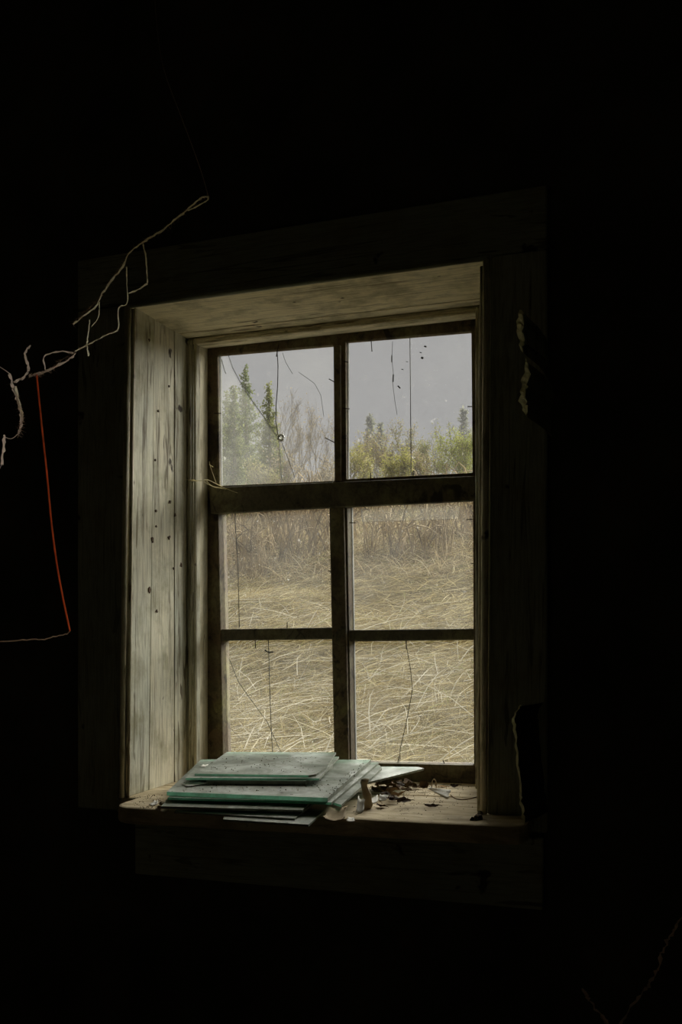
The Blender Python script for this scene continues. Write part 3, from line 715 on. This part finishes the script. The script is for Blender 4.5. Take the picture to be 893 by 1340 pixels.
wr = smoothpath([wp(48, 490), wp(55, 560), wp(62, 625), wp(67, 680), wp(74, 735), wp(82, 780), wp(90, 818), wp(91.5, 826)], 6)
red = tag(MB().tube(wr, .0013, 8).build('red_wire', 'red', smooth=True), 'thin red wire dangling from the cobweb beside the left casing', 'wire')
tag(MB().tube([p + Vector((0, random.uniform(-1, 1) * .001, random.uniform(-1, 1) * .0008)) for p in smoothpath([wp(91.5, 826), wp(86, 830), wp(72, 833), wp(58, 837), wp(40, 837), wp(0, 840), wp(-60, 848)], 6) + [Vector((RX0 + .004, .6, E + .1))]], .0009, 5, .3)
    .build('web_thread', 'webdim'), 'brown dusty thread tied to the lower end of the red wire', 'thread')
# small web between moulding and transom
sw = empty('small_cobweb', atY(250, 630, 1.945)); tag(sw, 'little white cobweb tuft spanning from the reeded moulding to the transom', 'cobweb')
for L, r_ in (([(246, 628, 1.94), (262, 629, 1.93), (272, 628, 1.96), (285, 634, 2.00), (300, 641, 2.002), (311, 645, 2.002)], .0010),
              ([(225, 622, 1.90), (246, 628, 1.93), (260, 630, 1.93)], .0004), ([(270, 629, 1.95), (278, 636, 1.99), (290, 638, 2.0)], .0006), ([(283, 632, 1.99), (276, 612, 1.99), (274, 604, 2.0)], .0005),
              ([(274, 608, 1.99), (279, 611, 1.99)], .0010), ([(266, 630, 1.93), (280, 637, 1.98), (296, 640, 2.0)], .0008), ([(248, 629, 1.935), (254, 628, 1.93)], .0018)):
    MB().tube(smoothpath([atY(*p) for p in L], 5), r_, 5, .3).build('strand', 'web', sw)
# peeled wallpaper at the right casing
def strip(name, label, L, Y, width, cat='wallpaper'):
    rows, back = [], []
    for i, (a, b, dw) in enumerate(L):
        p = atY(a, b, Y + random.uniform(-.010, .010)); p.x += random.uniform(-.0015, .0015); wv = width * dw * random.uniform(.5, 1.4)
        q = p + Vector((wv, .012 + wv, random.uniform(-.004, .004)))
        e = q.copy(); e.y = YF - .001; e.x += .03
        rows += [p, (p + q) / 2 + Vector((wv * .2, -wv * .5, random.uniform(-.002, .002))), q]; back += [q, (q + e) / 2 + Vector((.004, 0, 0)), e]
    F_ = [[i * 3 + k, i * 3 + k + 1, i * 3 + k + 4, i * 3 + k + 3] for i in range(len(L) - 1) for k in range(2)]
    r_ = empty(name, back[-1]); tag(r_, label, cat)
    obj('lit_curled_edge', rows, F_, 'wallpaper', r_, smooth=False); obj('shaded_backing', back, F_, 'wall' if width < .005 else 'casing', r_, smooth=True)  # flap's lit rim and shaded rest put into two separate materials
    return r_
def dense(L, k=3):
    r_ = []
    for (a, b, w0), (c_, d_, w1) in zip(L, L[1:]):
        for i in range(k): t = i / k; r_.append((a + (c_ - a) * t + random.uniform(-1.5, 1.5), b + (d_ - b) * t, w0 + (w1 - w0) * t))
    return r_ + [L[-1]]
strip('peeled_wallpaper', 'curled yellowish wallpaper flap peeling beside the upper right casing', dense([(680, 405, .5), (677, 420, 1), (678, 434, 1.2), (680, 447, .9), (683, 458, .3)]), 1.50, .0075)
strip('peeled_wallpaper', 'ragged narrow wallpaper flap just below the curled yellowish one', dense([(688, 468, .3), (687, 482, .7), (684, 498, 1), (683, 512, 1.1), (680, 525, 1.3), (684, 537, .8), (689, 543, .2)]), 1.50, .0075)
strip('peeled_wallpaper', 'long torn wallpaper edge rising from the right end of the sill', dense([(682, 922, .2), (674, 932, .8), (671, 945, 1), (673, 960, .9), (676, 985, .8), (678, 1010, .8), (680, 1035, .8), (681, 1052, .8), (684, 1070, .8), (687, 1078, .6)]), 1.545, .0030)
for k, L in enumerate(([(893, 1200), (880, 1222), (868, 1244), (856, 1278), (840, 1300), (815, 1336), (800, 1360)], [(763, 1294), (770, 1306), (780, 1320), (792, 1334), (800, 1350)])):
    P = [p + Vector((random.uniform(-1, 1), 0, random.uniform(-1, 1))) * .002 for p in smoothpath([atY(a, b, 1.15) for a, b in L], 6)]
    tag(MB().tube(P, [.0016 * random.uniform(.3, 1.7) for _ in P], 5, .3).build('dusty_thread', 'webdim'),
        ('longer' if k == 0 else 'shorter') + ' dusty thread hanging in the dark low corner right of the window', 'thread')

# ------------------------------------------------------------------ outside: rising field
PR = [(2.12, -.62), (3.2, -.60), (4.2, -.55), (6, -.27), (8, .12), (10, .62), (12, 1.18), (14, 1.78), (17, 2.55), (20, 3.15), (26, 4.2), (40, 6.2), (70, 9.0), (120, 12)]
PX, PZ = [a for a, b in PR], [b for a, b in PR]
def gz(xx, yy):
    xx = np.asarray(xx, float); yy = np.asarray(yy, float)
    b = np.interp(yy, PX, PZ)
    amp = np.clip((yy - 2.5) / 6, 0, 1)
    return E + b + amp * (.10 * np.sin(xx * .9 + yy * .6) * np.sin(yy * .8 - xx * .35) + .05 * np.sin(xx * 2.3 + 1) * np.sin(yy * 2.0))
gx = np.concatenate([np.linspace(-60, -14, 20), np.linspace(-13.5, 8, 90), np.linspace(9, 50, 18)])
gy = np.concatenate([np.linspace(2.12, 20, 110), np.linspace(20.6, 120, 50)])
XX, YY = np.meshgrid(gx, gy); ZZ = gz(XX, YY)
nx_, ny_ = len(gx), len(gy)
V = np.stack([XX.ravel(), YY.ravel(), ZZ.ravel()], 1)
Fc = [[j * nx_ + i, j * nx_ + i + 1, (j + 1) * nx_ + i + 1, (j + 1) * nx_ + i] for j in range(ny_ - 1) for i in range(nx_ - 1)]
gme = bpy.data.meshes.new('ground'); gme.from_pydata(V.tolist(), [], Fc); gme.materials.append(M['ground'])
gme.polygons.foreach_set('use_smooth', [True] * len(gme.polygons))
ground = bpy.data.objects.new('ground', gme); C.objects.link(ground); tag(ground, kind='structure')

def blades(name, P, D, L, W, up, cols, mat, label, cat, bend=.15, parent=None, seg=3):
    """many thin bent blades as one mesh: P roots, D unit horizontal directions, L lengths, W widths, up lift"""
    n = len(P); side = np.stack([-D[:, 1], D[:, 0], np.zeros(n)], 1)
    tw = rng.uniform(-.8, .8, n)[:, None]; side = side * np.cos(tw) + np.array([0, 0, 1.]) * np.sin(tw)
    bd = rng.normal(0, bend, n)
    vs = []
    for k in range(seg + 1):
        t = k / seg
        c = P + D * (L * t)[:, None]; c[:, 2] += up * L * t * (1 - .45 * t)
        c[:, :2] += np.stack([-D[:, 1], D[:, 0]], 1) * (bd * L * t * t)[:, None]
        wk = (W * (1 - .75 * t))[:, None] * .5
        vs += [c - side * wk, c + side * wk]
    VV = np.stack(vs, 1).reshape(-1, 3); m2 = 2 * (seg + 1)
    base = (np.arange(n) * m2)[:, None, None]
    q = np.array([[2 * k, 2 * k + 1, 2 * k + 3, 2 * k + 2] for k in range(seg)])[None]
    FF = (base + q).reshape(-1, 4)
    me = bpy.data.meshes.new(name)
    me.vertices.add(len(VV)); me.vertices.foreach_set('co', VV.ravel().astype(np.float32))
    me.loops.add(FF.size); me.loops.foreach_set('vertex_index', FF.ravel().astype(np.int32))
    me.polygons.add(len(FF)); me.polygons.foreach_set('loop_start', (np.arange(len(FF)) * 4).astype(np.int32))
    try: me.polygons.foreach_set('loop_total', np.full(len(FF), 4, np.int32))
    except Exception: pass
    me.update(calc_edges=True)
    at = me.attributes.new('col', 'FLOAT_COLOR', 'POINT')
    cc = np.concatenate([np.repeat(cols, m2, 0), np.ones((n * m2, 1))], 1).astype(np.float32)
    at.data.foreach_set('color', cc.ravel())
    me.materials.append(M[mat])
    o_ = bpy.data.objects.new(name, me); C.objects.link(o_)
    if parent: o_.parent = parent; o_.location = -wloc(parent)
    return tag(o_, label, cat, kind='stuff')
def pal(n, cs, ws, var=.12, k=1.0):
    cs = np.array(cs) * k; i = rng.choice(len(cs), n, p=np.array(ws) / sum(ws))
    return np.clip(cs[i] * rng.uniform(1 - var, 1 + var, (n, 1)), 0, .95)
def field(n, y0, y1, power, spread=1.5):
    t = rng.random(n); yy = y0 * (y1 / y0) ** (t ** power)
    # fan of directions a little wider than the window shows
    a = rng.uniform(-.62, .10, n) * spread + .12
    xx = a * yy
    return xx, yy
STR = [(0.45, 0.38, 0.19), (0.32, 0.25, 0.115), (0.60, 0.53, 0.34), (0.16, 0.115, 0.05), (0.22, 0.24, 0.06)]
n = 150000
xx, yy = field(n, 3.2, 17, .8)
P = np.stack([xx, yy, gz(xx, yy) + rng.uniform(0, .03, n)], 1)
# flattened swirls: a flow direction with local scatter
ang = .35 + 1.1 * np.sin(xx * .9 + .5) * np.cos(yy * .7) + rng.normal(0, 1.25, n)
D = np.stack([np.cos(ang), np.sin(ang), np.zeros(n)], 1)
sl_ = (gz(xx + D[:, 0] * .2, yy + D[:, 1] * .2) - gz(xx, yy)) / .2
blades('dead_grass', P, D, rng.uniform(.10, .36, n), rng.uniform(.0025, .0065, n) * np.clip(yy / 6, .8, 2.2), sl_ + rng.uniform(-.05, 1.0, n) * rng.random(n), pal(n, STR, [5, 4, 2, 2.5, .7], .25), 'straw',
       'flattened dry straw-coloured grass covering the slope', 'grass', bend=.45)
# long pale reeds lying on top, nearer the house
n = 2600
xx, yy = field(n, 3.4, 9, .9)
P = np.stack([xx, yy, gz(xx, yy) + rng.uniform(.02, .07, n)], 1)
ang = rng.normal(.6, 1.2, n); D = np.stack([np.cos(ang), np.sin(ang), np.zeros(n)], 1)
sl_ = (gz(xx + D[:, 0] * .3, yy + D[:, 1] * .3) - gz(xx, yy)) / .3
blades('pale_reeds', P, D, rng.uniform(.18, .65, n), rng.uniform(.0035, .008, n), sl_ + rng.uniform(.0, 1.0, n) * rng.random(n), pal(n, [(.68, .64, .52), (.56, .51, .36)], [2, 1], .06), 'straw',
       'long pale broken reeds lying on the flattened grass', 'reeds', bend=.16)
# standing tangled grass band below the shrubs
n = 16000
xx, yy = field(n, 10.5, 15.5, 1)
P = np.stack([xx, yy, gz(xx, yy)], 1); ang = rng.uniform(0, 6.28, n)
D = np.stack([np.cos(ang), np.sin(ang), np.zeros(n)], 1)
blades('tangled_grass', P, D, rng.uniform(.10, .34, n), rng.uniform(.005, .010, n), rng.uniform(.1, 1.5, n), pal(n, [(.56, .46, .27), (.40, .30, .17), (.66, .58, .40), (.20, .14, .08)], [3, 3, 2, 1.5]), 'straw',
       'standing tangled dry grass along the foot of the shrubs', 'grass', bend=.6)

# ------------------------------------------------------------------ outside: brambles, shrubs and trees
def ground_at(px, Y):
    d = ray(px, HY); xx = d.x / d.y * Y
    return Vector((xx, Y, float(gz(xx, Y))))
def bramble(px, Y, w_, h_, n, label, R):
    b = ground_at(px, Y); m = MB()
    for i in range(int(n * .7)):
        p = b + Vector((random.uniform(-w_, w_) * .5, random.uniform(-w_, w_) * .35, 0)); p.z = float(gz(p.x, p.y)) - .02
        a = random.uniform(0, 6.28); l = random.uniform(.5, 1.1) * h_ * 1.5
        d = Vector((math.cos(a), math.sin(a), 0)); top = random.uniform(.5, 1) * h_
        pts = [p, p + d * l * .25 + Vector((0, 0, top * .8)), p + d * l * .6 + Vector((0, 0, top)), p + d * l + Vector((0, 0, top * random.uniform(.2, .7)))]
        pts = [q + Vector((random.uniform(-1, 1), random.uniform(-1, 1), random.uniform(-1, 1))) * .05 * h_ for q in pts]
        m.tube(smoothpath(pts, 2), [q_ * random.choice((1, 1, 1.6)) for q_ in (.010, .010, .009, .008, .007, .005, .003)], 3)
    def draw_in(v):
        h_ = math.hypot(v.x - b.x, v.y - b.y); k_ = R * math.tanh(h_ / R) / max(h_, 1e-6)
        x_, y_ = b.x + (v.x - b.x) * k_, b.y + (v.y - b.y) * k_
        return Vector((x_, y_, v.z - float(gz(v.x, v.y)) + float(gz(x_, y_))))
    m.v = [draw_in(v) for v in m.v]
    o_ = m.build('bramble', 'bramble'); return tag(o_, label, 'bramble', 'brambles along the top of the field')
for px, Y, w_, h_, n, lb, R_ in ((312, 11.25, 1.5, .8, 110, 'low brown bramble thicket below the spruces', .60), (352, 13.2, 1.8, .95, 150, 'dense dark bramble thicket below the bare tree', .70),
                             (402, 12.2, 1.7, 1.05, 140, 'arching bramble thicket behind the upright window post', .60), (470, 13.5, 1.5, .8, 90, 'sparse pale bramble thicket at the field edge beside the post', .76),
                             (535, 11.8, 1.8, .9, 110, 'wide loose bramble thicket in the middle of the right half', .74), (598, 13.4, 1.7, 1.0, 130, 'dark arching bramble thicket towards the right window jamb', .76)):
    bramble(px, Y, w_, h_, n, lb, R_)

def leafmesh(pts, size, cols, parent, name='foliage'):
    n = len(pts); P = np.array(pts); r = rng.normal(size=(n, 3)); r /= np.linalg.norm(r, axis=1)[:, None]
    s_ = np.cross(r, rng.normal(size=(n, 3))); s_ /= np.linalg.norm(s_, axis=1)[:, None] + 1e-9
    L = (size * rng.uniform(.6, 1.4, n))[:, None]
    VV = np.stack([P, P + r * L * .5 + s_ * L * .28, P + r * L, P + r * L * .5 - s_ * L * .28], 1).reshape(-1, 3)
    FF = (np.arange(n) * 4)[:, None] + np.arange(4)[None]
    me = bpy.data.meshes.new(name); me.from_pydata((VV - np.array(parent.location)).tolist(), [], FF.tolist())
    at = me.attributes.new('col', 'FLOAT_COLOR', 'POINT')
    at.data.foreach_set('color', np.concatenate([np.repeat(cols, 4, 0), np.ones((n * 4, 1))], 1).astype(np.float32).ravel())
    me.materials.append(M['needles']); o_ = bpy.data.objects.new(name, me); C.objects.link(o_); o_.parent = parent; o_['kind'] = 'stuff'
    return o_
def tree(name, label, px, Y, top_py, spread, leaves, cols, ws, levels=4, cat='tree', lsize=.042, group=None, rad=None, stems=1, R=.55):
    b = ground_at(px, Y); b.z -= .05
    Zc = b.dot(Vector((-SI, CO, 0))); H = (HY - top_py) / F * Zc + E - b.z
    r_ = empty(name, b); tag(r_, label, cat, group)
    stems_ = [(MB(), MB()) for _ in range(stems)]; tips = []; cur = [0]
    def grow(p, d, l, rr, lev):
        pts = [p]; dd = d.copy(); ns = 3
        for k in range(ns):
            dd = (dd + Vector((random.gauss(0, .14), random.gauss(0, .14), random.gauss(.04, .08)))).normalized()
            pts.append(pts[-1] + dd * (l / ns))
        stems_[cur[0]][0 if lev == 0 else 1].tube(pts, [rr, rr * .85, rr * .7, rr * .5], 5 if lev == 0 else 3)
        if lev >= 2: tips.extend(pts[1:])
        if lev >= levels: return
        for k in range(random.randint(4, 6) if lev < 2 else random.randint(3, 4)):
            t = random.uniform(.3, 1); i = min(int(t * ns), ns - 1); q = pts[i].lerp(pts[i + 1], t * ns - i)
            a = random.uniform(0, 6.28); sp_ = random.uniform(.5, 1.0) * spread
            nd = (dd + Vector((math.cos(a), math.sin(a), .15)) * sp_).normalized()
            grow(q, nd, l * random.uniform(.45, .72), max(rr * .5, .004), lev + 1)
    for s_ in range(stems):
        cur[0] = s_
        a = random.uniform(0, 6.28); tl = (.12 if stems == 1 else .45)
        grow(b + Vector((math.cos(a), math.sin(a), 0)) * (.15 if stems > 1 else 0), Vector((math.cos(a) * tl, math.sin(a) * tl, 1)).normalized(), H * .55, rad or H * (.016 if stems == 1 else .009), 0)
    # fit the height seen
    zt = max(v.z for _, q in stems_ for v in q.v); f = H / (zt - b.z)
    for tm, bm_ in stems_:
        for m in (tm, bm_): m.v = [b + (v - b) * f for v in m.v]
    tips = [b + (v - b) * f for v in tips]
    r90 = float(np.percentile([math.hypot(v.x - b.x, v.y - b.y) for v in tips], 90))
    def draw_in(v):          # the crown keeps to the space the shrub has to itself
        h_ = math.hypot(v.x - b.x, v.y - b.y)
        k_ = R * math.tanh(1.2 * h_ / r90) / h_ if h_ > 1e-6 else 1
        return Vector((b.x + (v.x - b.x) * k_, b.y + (v.y - b.y) * k_, v.z))
    for tm, bm_ in stems_:
        for m in (tm, bm_): m.v = [draw_in(v) for v in m.v]
    tips = [draw_in(v) for v in tips]
    for tm, bm_ in stems_: tm.build('trunk', 'bark', r_); bm_.build('branches', 'bark', r_)['kind'] = 'stuff'
    if leaves:
        pts = [random.choice(tips) + Vector((random.gauss(0, .05), random.gauss(0, .05), random.gauss(0, .06))) for _ in range(int(leaves * 2.6))]
        leafmesh([tuple(p) for p in pts], lsize, pal(len(pts), cols, ws, k=.85), r_)
    return r_
def spruce(label, px, Y, top_py, wid, n, cols, ws, lsize=.06, group=None):
    b = ground_at(px, Y); b.z -= .05
    Zc = b.dot(Vector((-SI, CO, 0))); H = (HY - top_py) / F * Zc + E - b.z
    r_ = empty('spruce_tree', b); tag(r_, label, 'tree', group)
    MB().tube([b, b + Vector((.03, 0, H * .5)), b + Vector((0, 0, H * .98))], [H * .02, H * .012, .006], 6).build('trunk', 'bark', r_)
    m = MB(); pts = []
    nb = int(H * 22)
    for i in range(nb):
        t = (i + random.random()) / nb; z = H * (.06 + .92 * t); a = i * 2.4 + random.uniform(-.4, .4)
        l = wid * (1 - t) ** 1.15 * random.uniform(.5, 1.25) + .04
        d = Vector((math.cos(a), math.sin(a), .0)); p0 = b + Vector((0, 0, z))
        p1 = p0 + d * l * .55 + Vector((0, 0, -.02 * l)); p2 = p0 + d * l + Vector((0, 0, .28 * l))
        m.tube([p0, p1, p2], [.010, .006, .003], 3)
        for k in range(max(6, int(n * l / (nb * wid * .5)))):
            s_ = random.uniform(.15, 1.05); q = p0.lerp(p1, s_ / .55) if s_ < .55 else p1.lerp(p2, (s_ - .55) / .45)
            pts.append(tuple(q + Vector((random.gauss(0, .02 + .045 * l), random.gauss(0, .02 + .045 * l), random.gauss(-.02, .02 + .045 * l)))))
    m.build('branches', 'bark', r_)['kind'] = 'stuff'
    leafmesh(pts, lsize, pal(len(pts), cols, ws, k=.85), r_)
    return r_
GRN = [(.20, .25, .085), (.30, .33, .12), (.13, .17, .07)]
spruce('tall green spruce with two-sided spire, seen through the cracked pane', 321, 21, 474, 0.98, 14000, GRN, [3, 3, 2])
spruce('shorter yellowish spruce with bent tip beside the tall one', 352, 18.7, 497, .55, 7500, [(.33, .35, .11), (.25, .28, .09)], [2, 1])
spruce('broad low spruce at the left window post', 297, 23.6, 508, 1.15, 11000, GRN, [2, 3, 1])
spruce('slim young spruce in front of the tall spire', 306, 17.2, 500, .5, 6500, GRN, [2, 3, 1])
YEL = [(.50, .48, .14), (.40, .40, .15), (.58, .50, .24)]
TAN = [(.52, .44, .28), (.42, .35, .22)]
tree('bare_tree', 'bare grey tree with fine twigs beside the spruces', 386, 20, 512, .95, 300, TAN, [1, 1], 4, stems=4, R=0.66)
tree('bare_tree', 'bare spreading tree next to the upper mullion', 420, 22, 520, .9, 400, TAN, [1, 1], 4, stems=4, R=0.72)
tree('bare_tree', 'low bare shrub between the spruces and the bare trees', 366, 16.5, 580, 1.1, 300, TAN, [1, 1], 4, cat='shrub', stems=3, R=0.32)
tree('leafing_shrub', 'yellow-green leafing shrub right of the upper mullion', 470, 19, 566, 1.0, 1500, YEL, [3, 2, 2], 4, cat='shrub', stems=3, R=0.56)
tree('leafing_shrub', 'pale tan budding shrub behind the yellow-green one', 490, 23, 556, 1.0, 1600, TAN + YEL, [2, 2, 1, 1, 1], 4, cat='shrub', stems=3, R=0.62)
tree('leafing_shrub', 'bright yellow low shrub at the middle of the hedge row', 512, 17.2, 585, 1.1, 1700, YEL, [4, 2, 1], 4, cat='shrub', stems=3, R=0.48)
tree('leafing_shrub', 'upright greyish shrub with dense twig crown', 530, 21, 543, .8, 1100, [(.36, .36, .17), (.42, .36, .22)], [1, 1], 4, cat='shrub', stems=2, R=0.55)
tree('leafing_shrub', 'round olive shrub with bare twig tips', 575, 22.6, 545, .95, 1700, [(.34, .36, .13), (.42, .38, .2)], [2, 1], 4, cat='shrub', stems=3, R=0.68)
tree('leafing_shrub', 'bright green shrub by the right window jamb', 607, 19.2, 550, .95, 1900, [(.38, .42, .11), (.48, .48, .16)], [2, 1], 4, cat='shrub', stems=3, R=0.66)
tree('leafing_shrub', 'low tan shrub between the olive and the bright green ones', 555, 18.4, 585, 1.1, 1200, TAN + YEL, [2, 2, 1, 1, 1], 4, cat='shrub', stems=3, R=0.45)
tree('leafing_shrub', 'wide tan thicket below the bare spreading tree', 412, 17.2, 598, 1.2, 1300, TAN, [2, 1], 4, cat='shrub', stems=4, R=0.66)
tree('leafing_shrub', 'low olive shrub under the tall spruce', 335, 15.8, 600, 1.2, 1500, [(.42, .40, .17), (.5, .44, .24)], [2, 1], 4, cat='shrub', stems=4, R=0.42)
spruce('distant spruce with thin spire above the pale shrub', 485, 52, 541, 1.7, 2600, [(.30, .31, .22)], [1], .28)
spruce('distant spruce with stacked flat tiers next to the thin one', 498, 63, 552, 2.0, 2600, [(.28, .29, .2)], [1], .28)
spruce('distant spruce rising behind the bright green shrub', 607, 55, 532, 1.9, 2600, [(.32, .33, .25)], [1], .28)

# ------------------------------------------------------------------ thin mist over the far end of the field
m, t, o = nodes('thin_mist'); vs_ = N(t, 'VolumeScatter'); vs_.inputs['Color'].default_value = (.62, .62, .65, 1)
vs_.inputs['Density'].default_value = 0.0075; vs_.inputs['Anisotropy'].default_value = -0.1
t.links.new(vs_.outputs[0], o.inputs['Volume']); M['mist'] = m
tag(MB().box((-75, 15.5, E + 1.2), (60, 118, E + 11)).build('mist', 'mist'), 'pale mist hanging over the shrubs and far trees', 'mist', kind='stuff')
